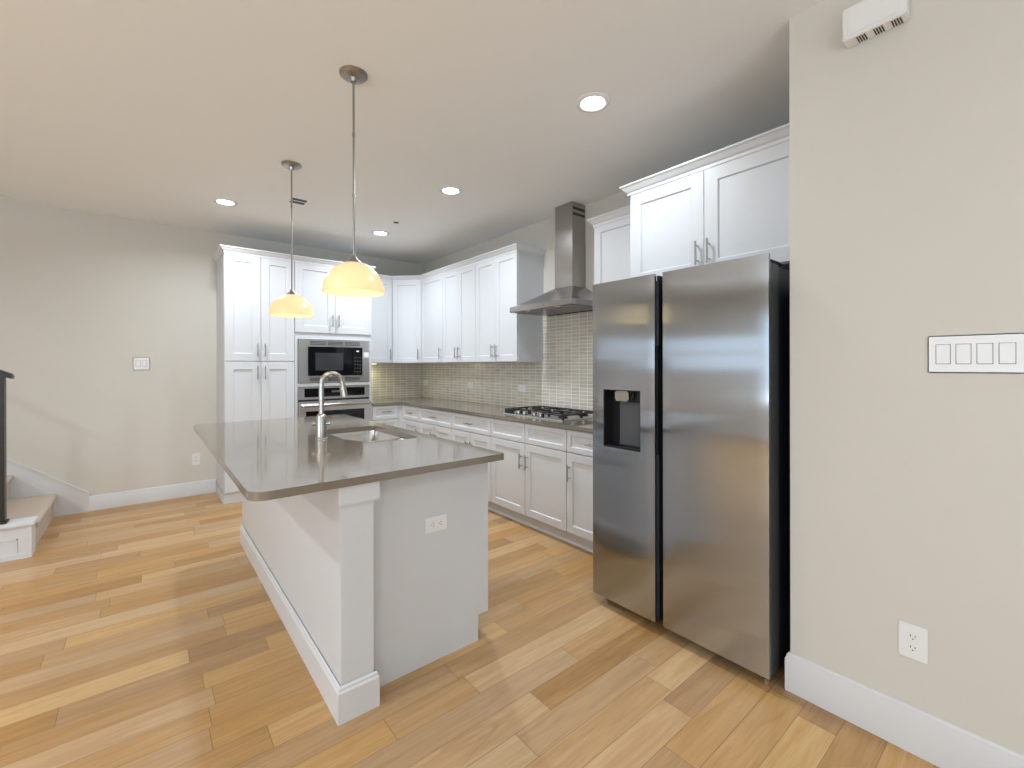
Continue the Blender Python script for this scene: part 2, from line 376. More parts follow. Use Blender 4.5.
# baseboards
BP = [(0, 0), (.015, 0), (.015, .118), (.010, .128), (.010, .134), (.003, .140), (0, .140)]
BP2 = [(0, 0), (.016, 0), (.016, .132), (.011, .143), (.011, .149), (.004, .157), (0, .157)]
g = G(); g.sweep([(-.41, YB), (.585, YB)], BP); struct('baseboard_back', g, M['trim'])
g = G(); g.sweep([(XR+.1, YRE), (XR, YRE), (XR, WY0+.02)][::-1], [(-o, z) for o, z in BP2]); struct('baseboard_front', g, M['trim'])
g = G(); g.sweep([(WX0, WY0+.02), (WX0, 4.6)], BP); struct('baseboard_left', g, M['trim'])
# stair skirt board on the back wall: rises from its little step at x=-.41
g = G()
sk = lambda x: .178+(-.41-x)*.755
pts = [(-.41, 0), (-.41, .175), (-3.3, sk(-3.3)), (-3.3, sk(-3.3)-.75), (-.98, 0)]
F = frame((0, YB-.0155, 0), (1, 0, 0), (0, -1, 0))
g.prism(pts, -.0155, 0, mtx=F)
pts = [(-.41, .163), (-.41, .177), (-3.3, sk(-3.3)+.002), (-3.3, sk(-3.3)-.012)]
g.prism(pts, -.0155, .005, mtx=F)
struct('trim_1', g, M['trim'])

# ================================================================== ISLAND
IX0, IX1, IY0, IY1 = .268, 1.354, 1.708, 4.005
def rounded(x0, y0, x1, y1, rs, n=8):
    out = []
    for (cx, cy, a0, r) in ((x0, y0, 180, rs[0]), (x1, y0, 270, rs[1]), (x1, y1, 0, rs[2]), (x0, y1, 90, rs[3])):
        sx = 1 if cx == x0 else -1; sy = 1 if cy == y0 else -1
        for k in range(n+1):
            a = R(a0+90*k/n); out.append((cx+sx*r+r*math.cos(a), cy+sy*r+r*math.sin(a)))
    return out
def slab(outer, hole, z0, z1):
    t = bmesh.new()
    def loop(pts):
        v = [t.verts.new((x, y, z1)) for x, y in pts]; return [t.edges.new((v[i], v[(i+1) % len(v)])) for i in range(len(v))]
    E = loop(outer)+(loop(hole) if hole else [])
    bmesh.ops.triangle_fill(t, edges=E, use_beauty=True)
    for f in t.faces:
        f.normal_update()
        if f.normal.z < 0: f.normal_flip()
    r = bmesh.ops.extrude_face_region(t, geom=t.faces[:])
    vs_ = [e for e in r['geom'] if isinstance(e, bmesh.types.BMVert)]
    bmesh.ops.translate(t, vec=(0, 0, z0-z1), verts=vs_)
    bmesh.ops.recalc_face_normals(t, faces=t.faces)
    return t
SKX0, SKX1, SKY0, SKY1 = .89, 1.265, 2.40, 3.10
def roundpoly(pts, r, n):
    out = []; m = len(pts)
    for i in range(m):
        p = Vector(pts[i]); a = (Vector(pts[i-1])-p).normalized(); b = (Vector(pts[(i+1) % m])-p).normalized()
        for k in range(n+1):
            t = k/n; A = p+a*r; B = p+b*r; out.append(tuple(A*(1-t)**2+p*2*t*(1-t)+B*t*t))
    return out
g = G(); t = slab(rounded(IX0, IY0, IX1, IY1, (.06, .012, .012, .06)), roundpoly([(.975, SKY0), (SKX1, SKY0), (SKX1, SKY1), (SKX0, SKY1), (SKX0, 2.64)], .045, 6), ICT-.031, ICT)
bev = [e for e in t.edges if len(e.link_faces) == 2 and abs(e.calc_face_angle(0)) > R(60) and e.verts[0].co.z > ICT-.001 and e.verts[1].co.z > ICT-.001]
bmesh.ops.bevel(t, geom=bev, offset=.003, segments=2, affect='EDGES', clamp_overlap=True)
g.merge(t); o = g.build('island_countertop', M['quartz']); recenter(o)
tag(o, 'greige quartz countertop with rounded corners on the white kitchen island', 'countertop')
IZ = ICT-.031
isl = thing('kitchen_island', 'white kitchen island with corner post and tall base molding under a quartz top', 'kitchen island', (.95, 2.85, 0))
g = G()
g.box((.576, 1.745, 0), (.592, 3.985, IZ)); g.box((.592, 3.965, 0), (1.332, 3.985, IZ)); g.box((1.31, 1.841, .13), (1.332, 3.965, IZ)); g.box((1.262, 1.85, 0), (1.27, 3.965, .127)); g.box((1.27, 1.84, .112), (1.305, 3.97, .127))
g.build('body', M['white'], isl, smooth=False)
F = frame((0, 1.82, 0), (1, 0, 0), (0, -1, 0))
g = G(); g.prism([(.70, 0), (1.272, 0), (1.272, .127), (1.332, .127), (1.332, IZ), (.70, IZ)], -.018, 0, mtx=F); g.build('end_panel', M['white'], isl, smooth=False)
g = G(); g.box((.5755, 1.736, .1), (.706, 1.86, .84), .002); 
g.box((.565, 1.721, .828), (.726, 1.86, IZ), .002); g.box((.571, 1.729, .816), (.714, 1.86, .829), .003)
g.build('corner_post', M['white'], isl, smooth=False)
g = G(); g.sweep([(.572, 3.985), (.572, 1.733), (.711, 1.733), (.711, 1.83)][::-1], [(-(o), z) for o, z in ((0, 0), (.012, 0), (.012, .115), (.007, .125), (.007, .131), (0, .139))])
g.build('base_molding', M['trim'], isl, smooth=False)
Fi = frame((1.353, 3.96, 0), (0, -1, 0), (1, 0, 0))
units = [(0, .45), (.455, .905), (.91, 1.51), (1.515, 2.115)]
for i, (a, b) in enumerate(units):
    add_shaker(isl, 'drawer_front', Fi, a, b, .72, .865, .04, ((a+b)/2, .79, 'u'))
    add_shaker(isl, 'door', Fi, a, b, .13, .715, .057, ((b-.04 if i % 2 == 0 else a+.04), .62, 'v'))
# outlet in the end panel
def outlet(name, label, F, cu, cv, horizontal=False, group=None, w_=.072, h_=.115):
    """duplex outlet: plate with two receptacle faces, each with slots"""
    c = F @ Vector((cu, cv, 0)); t = thing(name, label, 'outlet', c, group)
    g = G(); a, b = (h_/2, w_/2) if horizontal else (w_/2, h_/2)
    g.box((cu-a, cv-b, 0), (cu+a, cv+b, .006), .0025, mtx=F); g.build('cover_plate', M['plate'], t, smooth=False)
    for s in (-1, 1):
        du, dv = ((s*.0195, 0) if horizontal else (0, s*.0195))
        g = G(); pts = []
        for k in range(20):
            an = 2*math.pi*k/20; x = .0165*math.cos(an); y = max(-.0125, min(.0125, .0165*math.sin(an)))
            if horizontal: x, y = y, x
            pts.append((cu+du+x, cv+dv+y))
        g.prism(pts, .004, .0085, mtx=F); r = g.build('receptacle', M['plate'], t, smooth=False)
        g = G()
        for (x, y, hw, hh) in ((-.006, .003, .0011, .004), (.006, .003, .0011, .0035), (0, -.0075, .002, .002)):
            if horizontal: x, y, hw, hh = y, x, hh, hw
            g.box((cu+du+x-hw, cv+dv+y-hh, .0075), (cu+du+x+hw, cv+dv+y+hh, .0088), mtx=F)
        g.build('slot', M['slot'], r, smooth=False)
    return t
outlet('electrical_outlet', 'white outlet set sideways in the end panel of the island', frame((0, 1.82, 0), (1, 0, 0), (0, -1, 0)), 1.035, .632, True)
# sink
snk = thing('kitchen_sink', 'stainless steel double bowl sink sunk in the island countertop', 'sink', ((SKX0+SKX1)/2, (SKY0+SKY1)/2, .70))
def bowl(pts, zt, zb):
    t = bmesh.new(); n = 5; rings = []; c = Vector((sum(p[0] for p in pts)/4, sum(p[1] for p in pts)/4))
    for (ins, z, r) in ((-.010, zt, .05), (0, zt, .045), (.004, zt-.02, .045), (.012, zb+.03, .05), (.03, zb+.004, .05), (.055, zb, .04)):
        q = [(c.x+(p[0]-c.x)*(1-ins/abs(p[0]-c.x)), c.y+(p[1]-c.y)*(1-ins/abs(p[1]-c.y))) for p in pts]
        rings.append([t.verts.new((x, y, z)) for x, y in roundpoly(q, r, n)])
    for A, B in zip(rings, rings[1:]):
        for i in range(len(A)): t.faces.new((A[i], A[(i+1) % len(A)], B[(i+1) % len(A)], B[i]))
    t.faces.new(rings[-1]); bmesh.ops.recalc_face_normals(t, faces=t.faces)
    bmesh.ops.solidify(t, geom=t.faces[:], thickness=.0015)
    return t
for (pp, zb) in (([(.972, 2.397), (1.269, 2.397), (1.269, 2.632), (.905, 2.632)], .76), ([(.886, 2.658), (1.269, 2.658), (1.269, 3.104), (.886, 3.104)], .72)):
    cx_, cy_ = 1.09, (pp[0][1]+pp[2][1])/2
    g = G(); g.merge(bowl(pp, ICT-.0325, zb)); bo = g.build('bowl', M['sink'], snk)
    g = G(); g.lathe([(0, zb+.0035), (.02, zb+.003), (.038, zb+.0045), (.045, zb+.002), (.045, zb-.004), (0, zb-.004)], (cx_, cy_), 24); g.build('drain', M['chrome'], bo)
# faucet: pull-down gooseneck
FX, FY = .797, 2.736
fa = thing('kitchen_faucet', 'brushed nickel gooseneck faucet standing beside the island sink', 'faucet', (FX, FY, ICT))
g = G(); g.lathe([(0, ICT), (.034, ICT), (.034, ICT+.004), (.0305, ICT+.008), (.0295, ICT+.125), (.024, ICT+.140), (.016, ICT+.147), (0, ICT+.147)], (FX, FY), 28); g.build('base', M['chrome'], fa)
pth = []; zt = 1.250; Rr = .060
for z in (ICT+.14, 1.1, 1.16, zt): pth.append((FX, FY, z))
for k in range(1, 15):
    a = math.pi-(math.pi*.93)*k/14; pth.append((FX+Rr+Rr*math.cos(a), FY-.0*k, zt+Rr*1.05*math.sin(a)))
g = G(); g.tube(pth, .0145, 16); g.build('neck', M['chrome'], fa)
e = Vector(pth[-1]); d = Vector((.16, 0, -1)).normalized()
g = G(); g.tube([e, e+d*.012, e+d*.014, e+d*.060, e+d*.088, e+d*.091], [.0155, .0155, .0175, .019, .0205, .017], 20); g.build('spray_head', M['chrome'], fa)
hd = Vector((.80, -.60, 0)).normalized(); hc = Vector((FX, FY, ICT+.088))
g = G(); g.tube([hc-hd*.056, hc-hd*.050, hc-hd*.044, hc-hd*.040, hc-hd*.024, hc+hd*.02, hc+hd*.05, hc+hd*.052], [.009, .0135, .013, .011, .011, .0075, .0075, .006], 18); g.build('handle', M['chrome'], fa)

# ================================================================== CABINETS
FR = lambda x: frame((x, 0, 0), (0, -1, 0), (-1, 0, 0))       # faces -x; u = -y
FB = lambda y: frame((0, y, 0), (1, 0, 0), (0, -1, 0))        # faces -y; u = x
XU, XB = 2.723, 2.441                                         # door faces, upper and base, on the range wall
YP, YU, YBB = 5.158, 5.42, 5.138
gap = .0028
def wall_cab(name, label, y1, y0, doors, hside, x=XU, zb=UB, zt=UT, xb=XW-.002, hz=.11, dt=None, cat='wall cabinet', group=None, fr=.060, fill=0, strip=None):
    """range-wall cabinet between y0 (near) and y1 (far) with one or two doors"""
    t = thing(name, label, cat, ((x+xb)/2, (y0+y1)/2, zb), group)
    g = G(); g.box((x+.0205, y0+.0005, zb), (xb, y1-.0005, zt))
    if strip is not None: g.box((x+.003, strip, zb), (xb, y0+.0005, zt))
    g.build('body', M['white'], t, smooth=False)
    F = FR(x); dt = dt or zt-.022
    if doors == 1: rng = [(-y1+gap, -y0-gap)]
    else: rng = [(-y1+gap+fill, -(y0+y1)/2-gap/2), (-(y0+y1)/2+gap/2, -y0-gap)]
    for i, (a, b) in enumerate(rng):
        hs = hside if doors == 1 else ('r' if i == 0 else 'l')
        hu = b-.032 if hs == 'r' else a+.032
        add_shaker(t, 'door', F, a, b, zb+.004, dt, fr, (hu, zb+hz, 'v'))
    return t
UPPER = 'white shaker wall cabinet'
wall_cab('wall_cabinet', 'narrow one-door white wall cabinet, first to the right of the angled corner cabinet', 5.1585, 4.62, 1, 'r')
wall_cab('wall_cabinet', 'two-door white wall cabinet in the middle of the row left of the range hood', 4.62, 3.935, 2, None)
wall_cab('wall_cabinet', 'two-door white wall cabinet with its grey side panel next to the range hood', 3.935, 3.249, 2, None)
wall_cab('wall_cabinet', 'white wall cabinet between the range hood chimney and the deeper cabinet over the fridge', 2.306, 1.800, 1, 'l')
# over-fridge cabinet
XF = 2.43
wall_cab('wall_cabinet', 'deep two-door white cabinet mounted over the refrigerator', 1.770, .752, 2, None, x=XF, zb=1.862, hz=.13, dt=UT-.012, fr=.076, fill=.014, strip=YRE+.002)
# diagonal corner cabinet
Y5 = YU+.02; X5 = XU+.02
dg = thing('corner_wall_cabinet', 'angled white corner wall cabinet where the back wall meets the range wall', 'wall cabinet', (2.85, 5.5, UB))
cA = Vector((2.463, Y5)); cB = Vector((X5, 5.160))
g = G(); g.prism([(cA.x, YB-.002), (cA.x, cA.y), (cB.x, cB.y), (XW-.002, cB.y), (XW-.002, YB-.002)], UB, UT); g.build('body', M['white'], dg, smooth=False)
dv = (cB-cA).normalized(); nv = Vector((dv.y, -dv.x)); LN = (cB-cA).length
Fd = frame((cA.x+nv.x*.0205, cA.y+nv.y*.0205, 0), (dv.x, dv.y, 0), (nv.x, nv.y, 0))
add_shaker(dg, 'door', Fd, .012, LN-.012, UB+.004, UT-.022, .057, (LN-.045, UB+.11, 'v'))
# back wall upper
bu = thing('wall_cabinet', 'narrow one-door white wall cabinet between the oven tower and the angled corner cabinet', 'wall cabinet', (2.27, 5.6, UB))
g = G(); g.box((2.077, Y5, UB), (2.4625, YB-.002, UT)); g.build('body', M['white'], bu, smooth=False)
add_shaker(bu, 'door', FB(YU), 2.090, 2.452, UB+.004, UT-.022, .057, (2.418, UB+.11, 'v'))
# pantry
pc = thing('pantry_cabinet', 'tall white four-door pantry cabinet at the left end of the run', 'cabinet', (.915, 5.47, 0))
g = G(); g.box((.595, YP+.0205, .10), (1.232, YB-.002, UT+.028)); g.box((.60, YP+.045, .0), (1.232, YB-.002, .10)); g.build('body', M['white'], pc, smooth=False)
g = G(); g.box((.592, YP+.034, 0), (1.232, YP+.046, .105)); g.box((.588, YP+.034, 0), (.5945, YB-.017, .09)); g.build('toe_kick', M['trim'], pc, smooth=False)
for (z0, z1, hz) in ((.112, 1.401, 1.29), (1.409, UT+.006, 1.52)):
    for (a, b, hu) in ((.598, .912, .880), (.9155, 1.229, .948)):
        add_shaker(pc, 'door', FB(YP), a, b, z0, z1, .075, (hu, hz, 'v'))
# oven tower
ot = thing('oven_cabinet', 'tall white cabinet tower housing the microwave and the wall oven', 'cabinet', (1.655, 5.47, 0))
g = G(); y0 = YP+.0205; y1 = YB-.002
g.box((1.233, y0, 0), (1.262, y1, UT+.028)); g.box((2.047, y0, 0), (2.076, y1, UT+.028)); g.box((1.262, y0, 1.650), (2.047, y1, UT+.028)); g.box((1.262, y0, .10), (2.047, y1, .43)); g.box((1.262, y0, 1.132), (2.047, y1, 1.172)); g.box((1.262, y1-.02, .43), (2.047, y1, 1.650)); g.box((1.262, y0+.03, 0), (2.047, y1, .1))
g.box((1.2335, YP+.008, 1.650), (2.0755, y0+.001, 1.690), .001); g.box((1.2335, YP+.008, .435), (1.262, y0+.001, 1.650)); g.box((2.047, YP+.008, .435), (2.0755, y0+.001, 1.650)); g.box((1.262, YP+.008, 1.134), (2.047, y0+.001, 1.170))
g.build('body', M['white'], ot, smooth=False)
for (a, b, hu) in ((1.236, 1.652, 1.620), (1.6555, 2.073, 1.688)):
    add_shaker(ot, 'door', FB(YP), a, b, 1.722, UT+.006, .075, (hu, 1.86, 'v'))
add_shaker(ot, 'drawer_front', FB(YP), 1.236, 2.073, .112, .425, .057, (1.655, .35, 'u'))
# microwave (built in)
F = FB(YP)
mw = thing('microwave', 'built-in stainless microwave with black glass door, above the wall oven', 'microwave', (1.655, YP+.2, 1.175))
g = G()
fx0, fx1, fz0, fz1 = 1.266, 2.044, 1.176, 1.645
ix0, ix1, iz0, iz1 = 1.362, 1.962, 1.248, 1.570
for a, b in (((fx0, fz0), (ix0, fz1)), ((ix1, fz0), (fx1, fz1)), ((ix0, fz0), (ix1, iz0)), ((ix0, iz1), (ix1, fz1))): g.box((a[0], a[1], -.012), (b[0], b[1], .006), mtx=F)
g.build('trim_frame', M['steel_light'], mw, smooth=False)
for (z0, z1) in ((iz1+.016, fz1-.012), (fz0+.012, iz0-.016)):
    for k in range(3):
        a = ix0+.02+k*.188; g = G()
        for j in range(3):
            zz = z0+(z1-z0)*(j+.5)/3; g.box((a, zz-.0045, .0055), (a+.172, zz+.0045, .0075), mtx=F)
        g.build('vent_louver', M['edge'], mw, smooth=False)
g = G(); g.box((ix0+.004, iz0+.004, -.30), (ix1-.004, iz1-.004, .004), mtx=F); g.build('case', M['dark'], mw, smooth=False)
g = G(); g.box((ix0+.006, iz0+.004, .004), (1.835, iz1-.004, .026), .003, mtx=F); dr = g.build('door', M['glass'], mw, smooth=False)
g = G(); g.box((1.435, 1.308, .0255), (1.735, 1.502, .0268), .0005, mtx=F); g.build('window', M['window'], dr, smooth=False)
g = G(); g.box((1.839, iz0+.004, .004), (ix1-.006, iz1-.004, .026), .003, mtx=F); cp = g.build('control_panel', M['glass'], mw, smooth=False)
g = G(); g.box((1.885, 1.519, .0255), (1.912, 1.532, .0265), mtx=F); g.build('display', M['display'], cp, smooth=False)
for r_ in range(5):
    for c_ in range(3):
        g = G(); g.box((1.862+c_*.029, 1.285+r_*.040, .0255), (1.875+c_*.029, 1.297+r_*.040, .0263), mtx=F); g.build('button', M['paddle'], cp, smooth=False)
g = G(); g.box((1.972, 1.455, .006), (2.036, 1.518, .0075), mtx=F); g.build('sticker', M['plate'], mw, smooth=False, label='white square sticker')
# wall oven
ov = thing('wall_oven', 'built-in stainless wall oven with bar handle, below the microwave', 'oven', (1.655, YP+.2, .435))
g = G(); g.box((1.27, .44, -.52), (2.04, 1.126, -.004), mtx=F); g.build('case', M['dark'], ov, smooth=False)
g = G(); g.box((1.266, .992, -.004), (2.044, 1.130, .012), .002, mtx=F); cp = g.build('control_panel', M['steel_light'], ov, smooth=False)
g = G(); g.box((1.325, 1.018, .0115), (1.985, 1.112, .014), .001, mtx=F); g.build('glass', M['glass'], cp, smooth=False)
g = G(); g.box((1.61, 1.062, .0138), (1.70, 1.086, .0146), mtx=F); g.build('display', M['paddle'], cp, smooth=False)
bpy.data.materials['lit_display'].node_tree.nodes['Principled BSDF'].inputs['Emission Strength'].default_value = .35
g = G(); g.box((1.266, .442, -.002), (2.044, .972, .030), .003, mtx=F); dr = g.build('door', M['steel_light'], ov, smooth=False)
g = G(); g.box((1.335, .50, .0295), (1.975, .865, .0318), .001, mtx=F); g.build('window', M['glass'], dr, smooth=False)
g = G(); g.tube([F @ Vector((1.275, .930, .075)), F @ Vector((2.035, .930, .075))], .017, 14)
for xx in (1.31, 2.0): g.tube([F @ Vector((xx, .93, .028)), F @ Vector((xx, .93, .075))], .010, 10)
g.build('handle', M['chrome'], dr)
# ------------------------------------------------ base cabinets
def base_cab(label, y1, y0, drawers, doors, hside=None, handles=True):
    t = thing('base_cabinet', label, 'base cabinet', (2.75, (y0+y1)/2, 0))
    g = G(); g.box((XB+.0205, y0+.0005, .105), (XW-.002, y1-.0005, CT-.0315)); g.box((XB+.085, y0+.0005, 0), (XW-.002, y1-.0005, .105)); g.build('body', M['white'], t, smooth=False)
    F = FR(XB)
    def split(n): 
        W = (y1-y0)/n; return [(-y1+i*W+gap, -y1+(i+1)*W-gap) for i in range(n)]
    for a, b in split(drawers): add_shaker(t, 'drawer_front', F, a, b, .713, CT-.037, .038, ((a+b)/2, .795, 'u', .12) if handles else None)
    for i, (a, b) in enumerate(split(doors)):
        hs = hside if doors == 1 else ('r' if i == 0 else 'l')
        add_shaker(t, 'door', F, a, b, .112, .705, .057, (b-.035 if hs == 'r' else a+.035, .560, 'v', .125))
    return t
base_cab('white base cabinet with drawer and door, nearest the inside corner of the counter', 5.098, 4.662, 1, 1, 'r')
base_cab('white base cabinet with one wide drawer, second from the inside corner of the counter', 4.662, 3.966, 1, 2)
base_cab('white base cabinet with one wide drawer, just left of the cooktop cabinet', 3.966, 3.287, 1, 2)
base_cab('two-door white base cabinet with handleless drawer fronts directly under the gas cooktop', 3.287, 2.338, 2, 2, handles=False)
base_cab('white base cabinet with drawer and door, half hidden beside the refrigerator', 2.338, 1.800, 1, 1, 'l')
cb = thing('corner_base_cabinet', 'white drawer base cabinet on the back wall right of the oven tower', 'base cabinet', (2.4, 5.45, 0))
g = G(); g.box((2.0775, YBB+.0205, .105), (XW-.002, YB-.002, CT-.0315)); g.box((XB+.0205, 5.0985, .105), (XW-.002, YBB+.0205, CT-.0315)); g.box((2.0775, YBB+.085, 0), (XW-.002, YB-.002, .105)); g.box((2.402, YBB+.004, .112), (XB+.0205, YBB+.0205, CT-.034)); g.box((XB+.004, 5.101, .112), (XB+.0205, YBB+.0205, CT-.034)); g.build('body', M['white'], cb, smooth=False)
F = FB(YBB)
for z0, z1 in ((.713, CT-.037), (.420, .705), (.112, .412)):
    add_shaker(cb, 'drawer_front', F, 2.082, 2.398, z0, z1, .038, (2.24, (z0+z1)/2+.01, 'u', .12))
# toe kick along the range wall, with a shoe molding
g = G(); g.box((2.512, 1.80, .001), (2.5245, YBB+.07, .103)); g.sweep([(2.512, YBB+.06), (2.512, 1.80)], [(0, 0.001), (.012, .001), (.011, .012), (.004, .019), (0, .019)])
o = g.build('toe_kick_board', M['trim']); recenter(o); tag(o, 'long white toe kick board on the floor below the range wall base cabinets', 'toe kick')
# crown moldings
CP = [(.0005, UT-.030), (.004, UT-.030), (.004, UT-.012), (.012, UT-.006), (.030, UT+.018), (.040, UT+.024), (.040, UT+.034), (-.018, UT+.034), (-.018, UT+.0005), (.0005, UT+.0005)]
def crown(label, path, dz=0):
    g = G(); g.sweep(path, [(a, b+dz) for a, b in CP]); o = g.build('crown_molding', M['trim'], smooth=False); recenter(o); tag(o, label, 'crown molding')
cd = (cA.x+nv.x*.0205, cA.y+nv.y*.0205)
crown('white crown molding on the wall cabinets left of the hood, bending at the angled corner', [(2.120, YU), (cA.x-.008, YU), (XU, 5.160-.008), (XU, 3.249), (XW-.003, 3.249)])
crown('white crown molding on top of the tall pantry and oven cabinets', [(.595, YB-.018), (.595, YP), (2.076, YP), (2.076, YB-.018)], .028)
crown('short white crown molding on the cabinet between range hood and fridge cabinet', [(XW-.003, 2.306), (XU, 2.306), (XU, 1.80)][::-1] and [(XW-.003, 2.306), (XU, 2.306), (XU, 1.826)])
crown('wide white crown molding on top of the cabinet over the refrigerator', [(XW-.003, 1.770), (XF, 1.770), (XF, YRE+.004)], .016)
# ------------------------------------------------ perimeter counter, backsplash
g = G(); x0 = XW-.648
t = bmesh.new()
pts = [(2.0785, YB-.002), (2.0785, YBB-.020), (x0, YBB-.020), (x0, 1.785), (XW-.002, 1.785), (XW-.002, YB-.002)]
CKY0, CKY1, CKX0, CKX1 = 2.475, 3.235, 2.535, 3.02
g.merge(slab(pts, [(CKX0+.03, CKY0+.03), (CKX1-.03, CKY0+.03), (CKX1-.03, CKY1-.03), (CKX0+.03, CKY1-.03)], CT-.030, CT))
o = g.build('perimeter_countertop', M['quartz'], smooth=False); recenter(o); tag(o, 'long L-shaped greige quartz countertop against the tiled backsplash', 'countertop')
g = G(); z0 = CT+.0005
g.box((XW-.009, 3.249, z0), (XW-.0005, YB-.0005, UB-.001)); g.box((XW-.009, 2.3065, z0), (XW-.0005, 3.2485, 1.8405)); g.box((XW-.009, 1.785, z0), (XW-.0005, 2.3065, UB-.001)); g.box((2.0785, YB-.009, z0), (XW-.009, YB-.0005, UB-.001))
o = g.build('tile_backsplash', M['tile'], smooth=False); tag(o, 'glossy beige mosaic tile backsplash above the perimeter countertop', 'backsplash')
FT = frame((XW-.009, 0, 0), (0, -1, 0), (-1, 0, 0))
outlet('electrical_outlet', 'white outlet in the tile backsplash at the inside corner', FT, -5.655, 1.113, True, w_=.075, h_=.12)
outlet('electrical_outlet', 'white outlet in the middle of the tile backsplash', FT, -4.53, 1.118, True, w_=.075, h_=.12)
outlet('electrical_outlet', 'white outlet in the tile backsplash just left of the cooktop', FT, -3.565, 1.118, True, w_=.075, h_=.12)
# under-cabinet light
ul = thing('under_cabinet_light', 'slim glowing light under the narrow wall cabinet beside the oven tower', 'light', (2.20, 5.62, UB-.018))
g = G(); g.box((2.09, 5.59, UB-.010), (2.32, 5.64, UB-.0005), .002); g.build('housing', M['plate'], ul, smooth=False)
g = G(); g.box((2.095, 5.595, UB-.013), (2.315, 5.635, UB-.0095)); g.build('lens', M['strip'], ul, smooth=False)
area_light('under_cabinet_lamp', (2.18, 5.63, UB-.02), (R(-8), 0, 0), .16, .03, .9, (1, .93, .5))
# ================================================================== COOKTOP
ck = thing('gas_cooktop', 'stainless gas cooktop with black cast iron grates set in the perimeter counter', 'cooktop', ((CKX0+CKX1)/2, (CKY0+CKY1)/2, CT))
g = G(); g.box((CKX0, CKY0, CT+.0005), (CKX1, CKY1, CT+.010), .004); g.box((CKX0+.04, CKY0+.04, CT-.0295), (CKX1-.04, CKY1-.04, CT+.001)); g.build('tray', M['tray'], ck, smooth=False)
KX = 2.585
for ky in (3.060, 2.980, 2.850, 2.770):
    g = G(); Kz = CT+.010
    g.lathe([(0, Kz), (.024, Kz), (.0235, Kz+.004), (.020, Kz+.006), (.0185, Kz+.026), (.0165, Kz+.030), (0, Kz+.030)], (KX, ky), 24)
    kb = g.build('knob', M['chrome'], ck); g = G(); g.lathe([(.0235, Kz), (.0275, Kz), (.0270, Kz+.006), (.0235, Kz+.006), (.0235, Kz)], (KX, ky), 24, cap=False); g.build('bezel', M['black'], kb); g = G(); g.lathe([(0, Kz+.0302), (.0162, Kz+.0302), (.0155, Kz+.0325), (0, Kz+.033)], (KX, ky), 24); g.build('cap', M['nickel'], kb); g = G(); g.box((KX-.018, ky-.003, Kz+.029), (KX+.006, ky+.003, Kz+.036), .001); g.build('grip', M['chrome'], kb, smooth=False)
burn = [(2.655, 3.12, .030), (2.92, 3.105, .038), (2.80, 2.855, .045), (2.665, 2.59, .034), (2.92, 2.595, .036)]
for (bx, by, br) in burn:
    g = G(); z = CT+.010; g.lathe([(0, z), (br*1.25, z), (br*1.2, z+.008), (br, z+.012), (br, z+.018), (br*.9, z+.024), (0, z+.026)], (bx, by), 24); g.build('burner', M['black'], ck)
def grate(x0, y0, x1, y1, cs):
    g = G(); zt_ = CT+.052; b = .007
    def bar(a, c): g.box((min(a[0], c[0])-b, min(a[1], c[1])-b, zt_-.013), (max(a[0], c[0])+b, max(a[1], c[1])+b, zt_), .003, 1)
    for a, c in (((x0, y0), (x1, y0)), ((x0, y1), (x1, y1)), ((x0, y0), (x0, y1)), ((x1, y0), (x1, y1))): bar(a, c)
    for (cx, cy) in cs:
        bar((x0, cy), (cx-.022, cy)) if cx-x0 < .2 else bar((cx-.13, cy), (cx-.022, cy))
        bar((cx+.022, cy), (x1, cy)) if x1-cx < .2 else bar((cx+.022, cy), (cx+.13, cy))
        bar((cx, y0), (cx, cy-.022)); bar((cx, cy+.022), (cx, y1))
    if len(cs) == 2: m_ = (cs[0][0]+cs[1][0])/2; bar((m_, y0), (m_, y1))
    for px in (x0, (x0+x1)/2, x1):
        for py in (y0, y1): g.box((px-.009, py-.009, CT+.0095), (px+.009, py+.009, zt_-.005), .002, 1)
    return g.build('grate', M['iron'], ck, smooth=False)
grate(2.645, 2.990, 2.995, 3.220, [(2.92, 3.105)])
grate(2.645, 2.735, 2.995, 2.975, [(2.80, 2.855)])
grate(2.560, 2.490, 2.995, 2.720, [(2.665, 2.595), (2.92, 2.595)])
g = G()
g.box((2.555, 3.10, CT+.0095), (2.570, 3.225, CT+.052), .003, 1); g.box((2.555, 3.211, CT+.036), (2.645, 3.225, CT+.052), .003, 1); g.box((2.555, 3.10, CT+.036), (2.645, 3.114, CT+.052), .003, 1)
g.build('grate', M['iron'], ck, smooth=False)
# ================================================================== RANGE HOOD
rh = thing('range_hood', 'stainless steel chimney range hood on the wall above the cooktop', 'range hood', (2.83, 2.805, 1.84))
HY0, HY1, HX0, HX1 = 2.42, 3.192, 2.590, XW-.0015
g = G(); za, zb_, zc_ = 1.842, 1.892, 2.058
cy0, cy1, cx0 = 2.695, 2.915, 2.895
def rect(t, x0, y0, x1, y1, z): return [t.verts.new(p) for p in ((x0, y0, z), (x1, y0, z), (x1, y1, z), (x0, y1, z))]
t = bmesh.new(); rs = [rect(t, HX0+.02, HY0+.02, HX1, HY1-.02, za+.006), rect(t, HX0+.004, HY0+.004, HX1, HY1-.004, za), rect(t, HX0, HY0, HX1, HY1, za+.004), rect(t, HX0, HY0, HX1, HY1, zb_-.002), rect(t, HX0+.004, HY0+.004, HX1, HY1-.004, zb_)]
for k in range(1, 9):
    s_ = k/8; h_ = s_**1.15
    rs.append(rect(t, HX0+.004+(cx0-.006-HX0)*s_, HY0+.004+(cy0-HY0-.01)*s_, HX1, HY1-.004-(HY1-cy1-.01)*s_, zb_+(zc_-zb_)*h_))
for A, B in zip(rs, rs[1:]):
    for i in range(4): t.faces.new((A[i], A[(i+1) % 4], B[(i+1) % 4], B[i]))
